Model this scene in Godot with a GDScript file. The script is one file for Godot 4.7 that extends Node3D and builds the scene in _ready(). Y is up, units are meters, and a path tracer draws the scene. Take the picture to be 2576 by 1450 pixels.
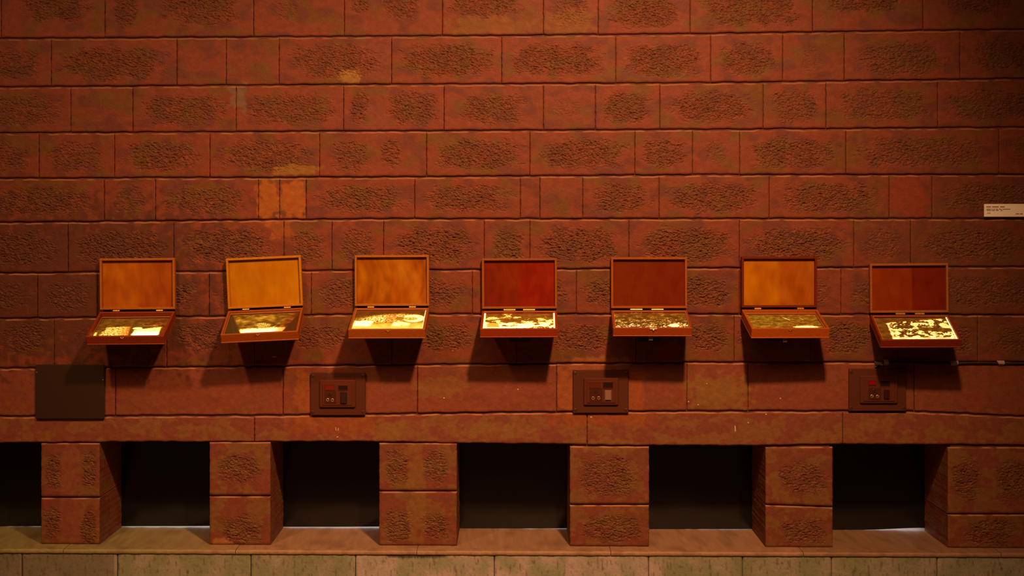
extends Node3D
# A red stone wall in a dim gallery: seven open wooden display boxes with lit prints, socket boards, and a row of blocked niches.

const S := 0.0017          # metres per pixel of the photograph on the face of the wall
const EYE := 1.65          # height of the camera
const HORIZON := 560.0     # the row of the photograph that lies at that height
const DIST := 6.0          # camera to wall face
const SKY_ENERGY := 2.5

var rough_noise := FastNoiseLite.new()
var ridge_noise := FastNoiseLite.new()
var pit_noise := FastNoiseLite.new()
var low_noise := FastNoiseLite.new()
var mid_noise := FastNoiseLite.new()
var fine_noise := FastNoiseLite.new()
var joints := []           # the course joints: rows of [x, y] in photograph pixels
var M := {}
var names := {}
var patches_of_paint_and_shade := []


# ---------------------------------------------------------------- helpers
func at(px: float, py: float, z := 0.0) -> Vector3:
	var f := (DIST - z) / DIST
	return Vector3((px - 1288.0) * S * f, EYE - (py - HORIZON) * S * f, z)


func numbered(called: String) -> String:
	var n: int = names.get(called, 0)
	names[called] = n + 1
	return called if n == 0 else "%s_%03d" % [called, n]


func tag(o: Node3D, label: String, category := "", group := "", kind := "") -> Node3D:
	if label: o.set_meta("label", label)
	if category: o.set_meta("category", category)
	if group: o.set_meta("group", group)
	if kind: o.set_meta("kind", kind)
	return o


func thing(called: String, where := Vector3.ZERO) -> Node3D:
	var o := Node3D.new()
	o.name = numbered(called)
	o.position = where
	add_child(o)
	return o


class Shape:
	var v := PackedVector3Array()
	var n := PackedVector3Array()
	var c := PackedColorArray()
	var uv := PackedVector2Array()
	var i := PackedInt32Array()
	var tint := Color(1, 1, 1)

	func quad(a: Vector3, b: Vector3, d: Vector3, e: Vector3) -> void:   # counterclockwise seen from outside
		var nn := (b - a).cross(d - a)
		if nn.length() < 1e-12:
			nn = (d - a).cross(e - a)
		nn = nn.normalized()
		var k := v.size()
		v.append_array([a, b, d, e])
		n.append_array([nn, nn, nn, nn])
		c.append_array([tint, tint, tint, tint])
		uv.append_array([Vector2(0, 1), Vector2(1, 1), Vector2(1, 0), Vector2(0, 0)])
		i.append_array([k, k + 2, k + 1, k, k + 3, k + 2])

	func tri(a: Vector3, b: Vector3, d: Vector3) -> void:
		var nn := (b - a).cross(d - a).normalized()
		var k := v.size()
		v.append_array([a, b, d])
		n.append_array([nn, nn, nn])
		c.append_array([tint, tint, tint])
		uv.append_array([Vector2(0, 1), Vector2(1, 1), Vector2(1, 0)])
		i.append_array([k, k + 2, k + 1])

	# a box with chamfered edges
	func box(mid: Vector3, size: Vector3, b := 0.001, t := Basis.IDENTITY) -> void:
		var h := size / 2.0
		b = minf(b, minf(h.x, minf(h.y, h.z)) * 0.9)
		var g := h - Vector3(b, b, b)
		var P := func(x: float, y: float, z: float) -> Vector3: return mid + t * Vector3(x, y, z)
		for s in [1.0, -1.0]:
			_face(P.call(s * h.x, -s * g.y, -g.z), P.call(s * h.x, s * g.y, -g.z), P.call(s * h.x, s * g.y, g.z), P.call(s * h.x, -s * g.y, g.z))
			_face(P.call(-g.x, s * h.y, s * g.z), P.call(g.x, s * h.y, s * g.z), P.call(g.x, s * h.y, -s * g.z), P.call(-g.x, s * h.y, -s * g.z))
			_face(P.call(-s * g.x, -g.y, s * h.z), P.call(s * g.x, -g.y, s * h.z), P.call(s * g.x, g.y, s * h.z), P.call(-s * g.x, g.y, s * h.z))
		if b < 1e-6:
			return
		for a in [1.0, -1.0]:
			for d in [1.0, -1.0]:
				_out(mid, P.call(-g.x, a * h.y, d * g.z), P.call(g.x, a * h.y, d * g.z), P.call(g.x, a * g.y, d * h.z), P.call(-g.x, a * g.y, d * h.z))
				_out(mid, P.call(a * h.x, -g.y, d * g.z), P.call(a * h.x, g.y, d * g.z), P.call(a * g.x, g.y, d * h.z), P.call(a * g.x, -g.y, d * h.z))
				_out(mid, P.call(a * h.x, d * g.y, -g.z), P.call(a * h.x, d * g.y, g.z), P.call(a * g.x, d * h.y, g.z), P.call(a * g.x, d * h.y, -g.z))
				for e in [1.0, -1.0]:
					var p: Vector3 = P.call(a * h.x, d * g.y, e * g.z)
					var q: Vector3 = P.call(a * g.x, d * h.y, e * g.z)
					var r: Vector3 = P.call(a * g.x, d * g.y, e * h.z)
					if (q - p).cross(r - p).dot(p - mid) > 0.0: tri(p, q, r)
					else: tri(p, r, q)

	func _face(a: Vector3, b: Vector3, d: Vector3, e: Vector3) -> void:
		quad(a, b, d, e)

	func _out(mid: Vector3, a: Vector3, b: Vector3, d: Vector3, e: Vector3) -> void:
		if (b - a).cross(d - a).dot((a + d) / 2.0 - mid) > 0.0: quad(a, b, d, e)
		else: quad(a, e, d, b)

	# a lathed round thing along +z of t: profile of [radius, z]
	func lathe(mid: Vector3, profile: Array, t := Basis.IDENTITY, sides := 14) -> void:
		for k in profile.size() - 1:
			for s in sides:
				var a0 := TAU * s / sides
				var a1 := TAU * (s + 1) / sides
				var r0: float = profile[k][0]
				var z0: float = profile[k][1]
				var r1: float = profile[k + 1][0]
				var z1: float = profile[k + 1][1]
				var p := mid + t * Vector3(cos(a0) * r0, sin(a0) * r0, z0)
				var q := mid + t * Vector3(cos(a1) * r0, sin(a1) * r0, z0)
				var u := mid + t * Vector3(cos(a1) * r1, sin(a1) * r1, z1)
				var w := mid + t * Vector3(cos(a0) * r1, sin(a0) * r1, z1)
				if r1 < 1e-6: tri(p, q, u)
				elif r0 < 1e-6: tri(p, u, w)
				else: quad(p, q, u, w)

	# a tube along points
	func tube(pts: Array, r: float, sides := 8) -> void:
		var rings := []
		for k in pts.size():
			var d: Vector3 = (pts[mini(k + 1, pts.size() - 1)] - pts[maxi(k - 1, 0)]).normalized()
			var side := d.cross(Vector3(0, 0, 1)).normalized()
			var up := side.cross(d).normalized()
			var ring := []
			for s in sides:
				var a := TAU * s / sides
				ring.append(pts[k] + (side * cos(a) + up * sin(a)) * r)
			rings.append(ring)
		for k in pts.size() - 1:
			for s in sides:
				var mid: Vector3 = (pts[k] + pts[k + 1]) / 2.0
				_out(mid, rings[k][s], rings[k][(s + 1) % sides], rings[k + 1][(s + 1) % sides], rings[k + 1][s])

	# a grid of points, rows of equal length, with smooth normals; rows run downwards, columns to the right
	func grid(pts: Array, cols: int, colors: PackedColorArray) -> void:
		var k := v.size()
		var rows := pts.size() / cols
		for r in rows:
			for q in cols:
				var p: Vector3 = pts[r * cols + q]
				var dx: Vector3 = pts[r * cols + mini(q + 1, cols - 1)] - pts[r * cols + maxi(q - 1, 0)]
				var dy: Vector3 = pts[maxi(r - 1, 0) * cols + q] - pts[mini(r + 1, rows - 1) * cols + q]
				v.append(p)
				n.append(dx.cross(dy).normalized())
				uv.append(Vector2(float(q) / (cols - 1), float(r) / (rows - 1)))
		c.append_array(colors)
		for r in rows - 1:
			for q in cols - 1:
				var a := k + r * cols + q
				i.append_array([a, a + 1, a + cols + 1, a, a + cols + 1, a + cols])

	func mesh() -> ArrayMesh:
		var a := []
		a.resize(Mesh.ARRAY_MAX)
		a[Mesh.ARRAY_VERTEX] = v
		a[Mesh.ARRAY_NORMAL] = n
		a[Mesh.ARRAY_COLOR] = c
		a[Mesh.ARRAY_TEX_UV] = uv
		a[Mesh.ARRAY_INDEX] = i
		var m := ArrayMesh.new()
		m.add_surface_from_arrays(Mesh.PRIMITIVE_TRIANGLES, a)
		return m


func part(called: String, s: Shape, m: Material, parent: Node = null) -> MeshInstance3D:
	var o := MeshInstance3D.new()
	o.mesh = s.mesh()
	o.material_override = m
	if parent == null:
		o.name = numbered(called)
		add_child(o)
	else:
		o.name = called
		parent.add_child(o, true)
	return o


func mat(called: String, color: Color, rough := 0.7, extra := {}) -> StandardMaterial3D:
	var m := StandardMaterial3D.new()
	m.resource_name = called
	m.albedo_color = color.linear_to_srgb()
	m.roughness = rough
	for k in extra: m.set(k, extra[k])
	M[called] = m
	return m


# ---------------------------------------------------------------- textures
func grain_image(freq_x: float, freq_y: float, lo: float, hi: float, seed_: int, size := 256) -> ImageTexture:
	var f := FastNoiseLite.new()
	f.seed = seed_
	f.noise_type = FastNoiseLite.TYPE_SIMPLEX_SMOOTH
	f.frequency = 1.0
	f.fractal_octaves = 4
	var im := Image.create(size, size, false, Image.FORMAT_RGB8)
	for y in size:
		for x in size:
			# wrapped by blending over the borders
			var tx := float(x) / size
			var ty := float(y) / size
			var a := f.get_noise_2d(x * freq_x, y * freq_y)
			var b := f.get_noise_2d((x - size) * freq_x, y * freq_y)
			var c := f.get_noise_2d(x * freq_x, (y - size) * freq_y)
			var d := f.get_noise_2d((x - size) * freq_x, (y - size) * freq_y)
			var g := lerpf(lerpf(a, b, tx), lerpf(c, d, tx), ty)
			var s := clampf(lerpf(lo, hi, g * 0.9 + 0.5), 0, 1)
			im.set_pixel(x, y, Color(s, s, s))
	im.generate_mipmaps()
	return ImageTexture.create_from_image(im)


func ramp(b: float, amber: float) -> Color:
	var stops := [Color(0.17, 0.10, 0.02), Color(0.40, 0.26, 0.04), Color(0.66, 0.50, 0.13), Color(0.95, 0.83, 0.40), Color(1.0, 0.97, 0.72), Color(1, 1, 0.95)]
	var k := clampf(b, 0, 0.999) * (stops.size() - 1)
	var col: Color = stops[int(k)].lerp(stops[int(k) + 1], k - int(k))
	return col.lerp(Color(col.r, col.g * 0.62, col.b * 0.35), amber)


func soft(q: float, w := 0.12) -> float:      # 1 inside, 0 outside
	return 1.0 - smoothstep(1.0 - w, 1.0 + w, q)


func quad_in(p: Vector2, a: Vector2, b: Vector2, c: Vector2, d: Vector2, w := 0.02) -> float:   # clockwise corners, y down
	var k := 1.0
	var e := [a, b, c, d]
	for n in 4:
		var s: Vector2 = (e[(n + 1) % 4] - e[n]).normalized()
		var q: Vector2 = p - e[n]
		k = minf(k, smoothstep(-w, w, s.x * q.y - s.y * q.x))
	return k


func print_image(kind: int) -> ImageTexture:
	var w := 288
	var h := 200
	var f := FastNoiseLite.new()
	f.seed = 40 + kind
	f.noise_type = FastNoiseLite.TYPE_SIMPLEX_SMOOTH
	f.frequency = 1.0
	f.fractal_octaves = 3
	var im := Image.create(w, h, false, Image.FORMAT_RGB8)
	for y in h:
		for x in w:
			var u := (x + 0.5) / w
			var t: float = (y + 0.5) / h / [0.76, 0.82, 0.87, 0.85, 0.84, 0.75, 0.90][kind]     # the front of the print lies behind the front rail
			var p := Vector2(u, t)
			var n := f.get_noise_2d(u * 7.0, t * 5.0)
			var n2 := f.get_noise_2d(u * 22.0 + 50.0, t * 15.0)
			var n3 := f.get_noise_2d(u * 55.0, t * 30.0 + 90.0)
			var b := 0.12
			var amber := 0.0
			match kind:
				0:
					b = 0.14 + 0.12 * n
					amber = 0.6 * smoothstep(0.55, 0.9, u) + 0.2
					var left := quad_in(p + Vector2(n2, n3) * 0.03, Vector2(0.14, 0.52), Vector2(0.46, 0.46), Vector2(0.5, 1.4), Vector2(0.03, 1.4))
					b = lerpf(b, 0.55 + 0.55 * n2 + 0.35 * n3, left)
					amber = lerpf(amber, 0.25 + 0.8 * smoothstep(0.28, 0.5, u), left)
					var right := quad_in(p + Vector2(n2, n3) * 0.02, Vector2(0.54, 0.66), Vector2(0.9, 0.5), Vector2(0.9, 1.4), Vector2(0.5, 1.4))
					var curl := soft(p.distance_to(Vector2(0.57, 0.58)) / 0.07)
					right = maxf(right, curl)
					b = lerpf(b, 0.72 + 0.45 * smoothstep(0.7, 0.9, t) + 0.35 * n2 * (1.0 - smoothstep(0.75, 0.9, t)), right)
					amber *= 1.0 - right
					b += 0.45 * smoothstep(0.75, 0.9, f.get_noise_2d(u * 4.0 + 9.0, t * 26.0) + 0.42) * soft(p.distance_to(Vector2(0.76, 0.38)) / 0.16)
					b = lerpf(b, 0.75, quad_in(p, Vector2(0.0, 0.8), Vector2(0.03, 0.8), Vector2(0.04, 1), Vector2(0, 1)))
				1:
					b = 0.05
					var sheet := quad_in(p, Vector2(0.03, 0.0), Vector2(0.99, 0.0), Vector2(0.74, 1.3), Vector2(0.27, 1.3))
					b = lerpf(b, 0.20 + 0.20 * n + 0.18 * soft(p.distance_to(Vector2(0.2, 0.35)) / 0.12, 0.9) + 0.18 * soft(p.distance_to(Vector2(0.52, 0.22)) / 0.12, 0.9), sheet)
					b += sheet * 0.85 * smoothstep(0.70, 0.88, t + 0.05 * n2 - 0.10 * absf(u - 0.5))
					b += sheet * 0.45 * soft((p - Vector2(0.5, 0.62)).length() / 0.11, 0.5) * (0.6 + n3 * 2.0)
					b += 0.25 * soft(absf((u - 0.80) - (0.3 - t) * 0.3) / 0.012, 0.7) * smoothstep(0.3, 0.9, t)
					amber = 0.8 * smoothstep(0.82, 0.95, u + 0.18 * t) + 0.1
				2:
					b = lerpf(0.14, 0.56, smoothstep(0.2, 0.95, t)) + 0.08 * n
					amber = 0.55 * (1.0 - smoothstep(0.15, 0.5, t))
					var body := soft(Vector2((u - 0.48) / 0.42, (t - 0.42 - 0.22 * (0.4 - u)) / 0.24).length() + 0.5 * n2, 0.25)
					b = lerpf(b, 0.56 + 0.7 * n2 + 0.35 * n3, body)
					amber = lerpf(amber, 0.7 * smoothstep(0.14, 0.02, absf(u - 0.52)), body)
					var white := quad_in(p + Vector2(0, n * 0.06), Vector2(0.02, 0.56), Vector2(0.28, 0.56), Vector2(0.24, 0.86), Vector2(0.0, 0.86), 0.03)
					b = lerpf(b, 0.97, white)
					var ring := Vector2((u - 0.84) / 0.15, (t - 0.42) / 0.22).length()
					b = lerpf(b, 0.85, soft(ring))
					b = lerpf(b, 0.5 + 0.3 * n2, soft(Vector2((u - 0.80) / 0.09, (t - 0.44) / 0.10).length()))
					b = lerpf(b, 0.85, quad_in(p, Vector2(0.57, 0.60), Vector2(0.68, 0.72), Vector2(0.66, 0.88), Vector2(0.55, 0.86)))
					b = lerpf(b, 0.8, quad_in(p, Vector2(0.60, 0.56), Vector2(0.80, 0.70), Vector2(0.78, 0.84), Vector2(0.70, 0.82)))
					b = lerpf(b, 0.34, soft(Vector2((u - 0.64) / 0.07, (t - 0.42) / 0.10).length() + 0.4 * n3))
				3:
					b = 0.20 + 0.12 * n
					amber = 0.35
					for q in [Vector4(0.12, 0.30, 0.10, 0.12), Vector4(0.33, 0.14, 0.05, 0.20), Vector4(0.46, 0.26, 0.05, 0.06), Vector4(0.20, 0.52, 0.09, 0.10), Vector4(0.04, 0.80, 0.05, 0.16), Vector4(0.40, 0.74, 0.14, 0.16), Vector4(0.62, 0.76, 0.12, 0.26), Vector4(0.86, 0.74, 0.14, 0.22), Vector4(0.82, 0.36, 0.07, 0.12), Vector4(0.92, 0.50, 0.07, 0.10), Vector4(0.35, 0.95, 0.40, 0.10), Vector4(0.24, 0.80, 0.05, 0.10)]:
						var k := soft(Vector2((u - q.x) / q.z, (t - q.y) / q.w).length() + 1.2 * n + 0.7 * n2 + 0.2 * n3, 0.35)
						b = maxf(b, k * (0.62 + 0.36 * smoothstep(0.4, 0.9, t) + 0.45 * n3 + 0.5 * n2))
						amber *= 1.0 - k
					b = lerpf(b, 0.5, soft(Vector2((u - 0.13) / 0.09, (t - 0.78) / 0.16).length()))
				4:
					b = 0.17 + 0.16 * n
					amber = 0.25
					b += 0.75 * smoothstep(0.16, 0.5, n2 * 0.9 + n * 0.45 + n3 * 0.3 + 0.5 * (t - 0.72)) * (0.35 + 0.65 * smoothstep(0.15, 0.9, t)) + 0.12 * smoothstep(0.2, 0.5, n3)
					b = lerpf(b, 1.0, soft(Vector2((u - 0.81) / 0.07, (t - 0.87) / 0.12).length() + 0.3 * n2))
				5:
					b = 0.24 + 0.16 * n + 0.10 * n2 + 0.05 * n3
					amber = 0.25 * smoothstep(0.3, 0.7, u)
					b = lerpf(b, 0.85 + 0.4 * n2, soft(Vector2((u - 0.77) / 0.17, (t - 0.94) / 0.11).length() + 0.35 * n2))
					b += 0.5 * soft(absf(u - 0.56 - (t - 0.3) * 0.35) / 0.008, 0.8) * soft(absf(t - 0.30) / 0.12)
					b += 0.35 * soft(absf(u - 0.78 - (t - 0.35) * 0.3) / 0.006, 0.8) * soft(absf(t - 0.33) / 0.08)
				6:
					b = 0.18 + 0.10 * n
					amber = 0.4
					var land := quad_in(p, Vector2(0.15, 0.22), Vector2(1.0, 0.02), Vector2(1.0, 1.3), Vector2(0.15, 1.3))
					var k := smoothstep(-0.10, 0.16, 1.3 * n + 0.4 * n2 + 0.02)
					b = lerpf(b, 0.17 + 0.56 * k + 0.35 * n3 * k + 0.25 * n2, land)
					amber *= 1.0 - land * k
					b = lerpf(b, 0.16, quad_in(p, Vector2(0.55, 0.42), Vector2(0.98, 0.50), Vector2(0.98, 0.68), Vector2(0.55, 0.60)) * 0.9)
					b = lerpf(b, 0.15 + 0.1 * n2, soft(Vector2((u - 0.38) / 0.13, (t - 0.42) / 0.10).length() + 0.4 * n2))
					b = lerpf(b, 0.90, quad_in(p, Vector2(0.155, 0.24), Vector2(0.18, 0.24), Vector2(0.18, 1.3), Vector2(0.155, 1.3), 0.008))
					b = lerpf(b, 0.85 + 0.3 * n2, smoothstep(0.86, 0.94, t + 0.05 * n) * land)
			im.set_pixel(x, y, ramp(b, clampf(amber, 0, 1)))
	im.generate_mipmaps()
	return ImageTexture.create_from_image(im)


# ---------------------------------------------------------------- stone
func joint_y(k: int, x: float) -> float:
	var pts: Array = joints[k]
	var y: float = pts[0][1]
	if x >= pts[-1][0]:
		y = pts[-1][1]
	else:
		for n in pts.size() - 1:
			if x >= pts[n][0] and x < pts[n + 1][0]:
				y = lerpf(pts[n][1], pts[n + 1][1], (x - pts[n][0]) / (pts[n + 1][0] - pts[n][0]))
	return y + 1.6 * low_noise.get_noise_2d(x * 0.02, k * 37.0)


func stone_color(px: float, py: float, m: float, height: float, plaster: float) -> Color:
	var red := Color(0.162, 0.0385, 0.0165)
	var ochre := Color(0.125, 0.048, 0.0105)
	var purple := Color(0.110, 0.030, 0.022)
	var a := low_noise.get_noise_2d(px * 0.0075 + 11.0, py * 0.011)
	var b := low_noise.get_noise_2d(px * 0.012 - 70.0, py * 0.016 + 30.0)
	var d := mid_noise.get_noise_2d(px * 0.05, py * 0.06)
	var c := red.lerp(ochre, smoothstep(0.05, 0.35, a + 0.25 * d))
	c = c.lerp(purple, smoothstep(0.10, 0.40, b + 0.2 * d) * 0.8)
	c = c.lerp(Color(0.205, 0.055, 0.028), plaster * 0.75)
	c = c.lerp(Color(0.165, 0.050, 0.031).lerp(Color(0.185, 0.092, 0.026), smoothstep(-0.08, 0.22, b + 0.3 * d)), 0.65 * smoothstep(1025.0, 1060.0, py + 20.0 * d))       # the lintels and piers are limewashed browner
	var worn := m * (0.34 + 0.3 * smoothstep(-0.3, 0.4, mid_noise.get_noise_2d(px * 0.02 + 300.0, py * 0.03)))
	c = c.lerp(Color(0.086, 0.034, 0.013), worn)
	var f := fine_noise.get_noise_2d(px * 0.22, py * 0.34)
	var k := 1.0 + 0.20 * d + 0.16 * f + m * (0.55 * smoothstep(0.2, 0.65, f) - 0.40 * smoothstep(0.15, 0.6, -f))  # glints and dark pits of the rough stone painted into the colour
	for q in patches_of_paint_and_shade:
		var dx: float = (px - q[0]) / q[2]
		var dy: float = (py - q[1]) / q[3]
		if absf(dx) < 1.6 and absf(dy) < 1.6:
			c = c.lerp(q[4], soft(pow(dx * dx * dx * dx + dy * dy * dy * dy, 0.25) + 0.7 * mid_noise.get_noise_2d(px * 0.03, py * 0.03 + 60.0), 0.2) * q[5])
	return Color(c.r * k, c.g * k, c.b * k)


# one stone between x0 and x1 (pixels) and the lines top and bottom (callables of x)
func stone(parent: Node3D, x0: float, x1: float, top: Callable, bottom: Callable, opt := {}) -> MeshInstance3D:
	var rough: float = opt.get("rough", 0.7)
	var gap: float = opt.get("gap", 2.0)
	var side_gap: float = opt.get("side_gap", 0.55)
	var depth: float = opt.get("depth", 0.03)
	var r: float = opt.get("round", 0.006)
	var coarse: float = opt.get("coarse", 1.0)
	var plaster: float = opt.get("plaster", 0.0)
	var proud: float = opt.get("proud", 0.0)
	var pat: Array = opt.get("patches", [])
	x0 += side_gap
	x1 -= side_gap
	var w := (x1 - x0) * S
	var mid := (x0 + x1) / 2.0
	var yt0: float = top.call(mid)
	var yb0: float = bottom.call(mid)
	if pat.is_empty() and rough > 0.0:
		var hx := (x1 - x0) / 2.0 - (13.0 + 8.0 * absf(low_noise.get_noise_2d(mid, yt0)))
		var hy := (yb0 - yt0) / 2.0 - 15.0
		pat = [[mid + 5.0 * low_noise.get_noise_2d(yt0, mid), (yt0 + yb0) / 2.0 + 2.0, hx, hy]]
	var us := [0.0, 0.0012 / w, 0.003 / w, 0.006 / w]
	var nx := int(maxf(4.0, (x1 - x0) / (2.1 * coarse)))
	for k in range(1, nx):
		var u := float(k) / nx
		if u * w > 0.0085 and (1.0 - u) * w > 0.0085: us.append(u)
	us.append_array([1.0 - 0.006 / w, 1.0 - 0.003 / w, 1.0 - 0.0012 / w, 1.0])
	var hgt := (yb0 - yt0 - 2.0 * gap) * S
	var vs := [0.0, 0.0012 / hgt, 0.003 / hgt, 0.006 / hgt]
	var ny := int(maxf(3.0, (yb0 - yt0) / (1.45 * coarse)))
	for k in range(1, ny):
		var v := float(k) / ny
		if v * hgt > 0.0075 and (1.0 - v) * hgt > 0.0075: vs.append(v)
	vs.append_array([1.0 - 0.006 / hgt, 1.0 - 0.003 / hgt, 1.0 - 0.0012 / hgt, 1.0])
	var pts := []
	var cols := PackedColorArray()
	var tops := []
	var bots := []
	for u in us:
		var x: float = lerpf(x0, x1, u)
		tops.append(top.call(x) + gap)
		bots.append(bottom.call(x) - gap)
	for v in vs:
		var wob_l := 0.9 * low_noise.get_noise_2d(x0 * 3.1, (yt0 + v * 110.0) * 0.06)
		var wob_r := 0.9 * low_noise.get_noise_2d(x1 * 3.1, (yt0 + v * 110.0) * 0.06)
		for k in us.size():
			var u: float = us[k]
			var px: float = lerpf(x0 + wob_l, x1 + wob_r, u)
			var py: float = lerpf(tops[k], bots[k], v)
			var m := 0.0
			for q in pat:
				var dx: float = absf((px - q[0]) / q[2])
				var dy: float = absf((py - q[1]) / q[3])
				if dx < 1.5 and dy < 1.5:
					var e := pow(dx * dx * dx + dy * dy * dy, 0.3333) + 0.30 * mid_noise.get_noise_2d(px * 0.022 + q[0], py * 0.03)
					m = maxf(m, 1.0 - smoothstep(0.62, 1.04, e))
			m *= minf(1.0, rough * 1.4)
			var n := rough_noise.get_noise_2d(px * 0.12, py * 0.26)
			var ridge := 1.0 - absf(ridge_noise.get_noise_2d(px * 0.060 + 0.6 * sin(py * 0.21), py * 0.135)) * 3.2
			var pit := pit_noise.get_noise_2d(px * 0.06, py * 0.15)
			var z := proud + 0.0010 * low_noise.get_noise_2d(px * 0.015, py * 0.02) + 0.0003 * mid_noise.get_noise_2d(px * 0.12, py * 0.12)
			z += m * rough * (0.0024 * n + 0.0030 * maxf(ridge, -0.4) - 0.0042 * smoothstep(0.22, 0.6, pit) - 0.0008)
			var ex := minf(u, 1.0 - u) * w
			var ey := minf(v, 1.0 - v) * hgt
			if ex < r: z -= r * 0.42 * (1.0 - sqrt(1.0 - pow(1.0 - ex / r, 2.0)))
			var rr := 0.0035 if v < 0.5 else r * 1.25
			if ey < rr: z -= (0.0065 if v < 0.5 else 0.0095) * (1.0 - sqrt(1.0 - pow(1.0 - ey / rr, 2.0)))
			var p := at(px, py, 0.0)
			p.z = z
			pts.append(p)
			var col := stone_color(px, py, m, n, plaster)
			if v < 0.5 and ey < 0.005:                     # the upper arrises are paler
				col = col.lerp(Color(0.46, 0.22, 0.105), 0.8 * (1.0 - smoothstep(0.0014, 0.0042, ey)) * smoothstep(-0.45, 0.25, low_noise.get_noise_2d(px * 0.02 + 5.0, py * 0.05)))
			cols.append(col)
	var s := Shape.new()
	var nc := us.size()
	var nr := vs.size()
	s.grid(pts, nc, cols)
	# the sides, back into the wall
	var back := Vector3(0, 0, 1)
	s.tint = cols[nc * (nr / 2)]
	if depth > 0.1:
		for side in 2:
			var sp := []
			var sc := PackedColorArray()
			for k in nr:
				for e in 25:
					var p: Vector3 = pts[k * nc + (nc - 1 if side == 1 else 0)]
					var g := e / 24.0 if side == 1 else 1.0 - e / 24.0
					p.z = lerpf(p.z, -depth, g)
					p.x += (0.0012 * mid_noise.get_noise_2d(p.z * 60.0 + x0, p.y * 60.0)) * minf(1.0, g * 4.0)
					sp.append(p)
					sc.append(stone_color(x0 * 3.0 + p.z / S, HORIZON + (EYE - p.y) / S, 0.0, 0.0, plaster))
			s.grid(sp, 25, sc)
	for k in nr - 1:
		if depth > 0.1: break
		var a: Vector3 = pts[k * nc]
		var b: Vector3 = pts[(k + 1) * nc]
		s.tint = cols[k * nc]
		s.quad(Vector3(a.x, a.y, -depth), Vector3(b.x, b.y, -depth), b, a)
		a = pts[k * nc + nc - 1]
		b = pts[(k + 1) * nc + nc - 1]
		s.quad(a, b, Vector3(b.x, b.y, -depth), Vector3(a.x, a.y, -depth))
	for k in nc - 1:
		var a: Vector3 = pts[k]
		var b: Vector3 = pts[k + 1]
		s.tint = cols[k]
		s.quad(a, b, Vector3(b.x, b.y, -depth), Vector3(a.x, a.y, -depth))
		a = pts[(nr - 1) * nc + k]
		b = pts[(nr - 1) * nc + k + 1]
		s.quad(Vector3(a.x, a.y, -depth), Vector3(b.x, b.y, -depth), b, a)
	return part(opt.get("called", "stone_block"), s, M.stone, parent)


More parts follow.
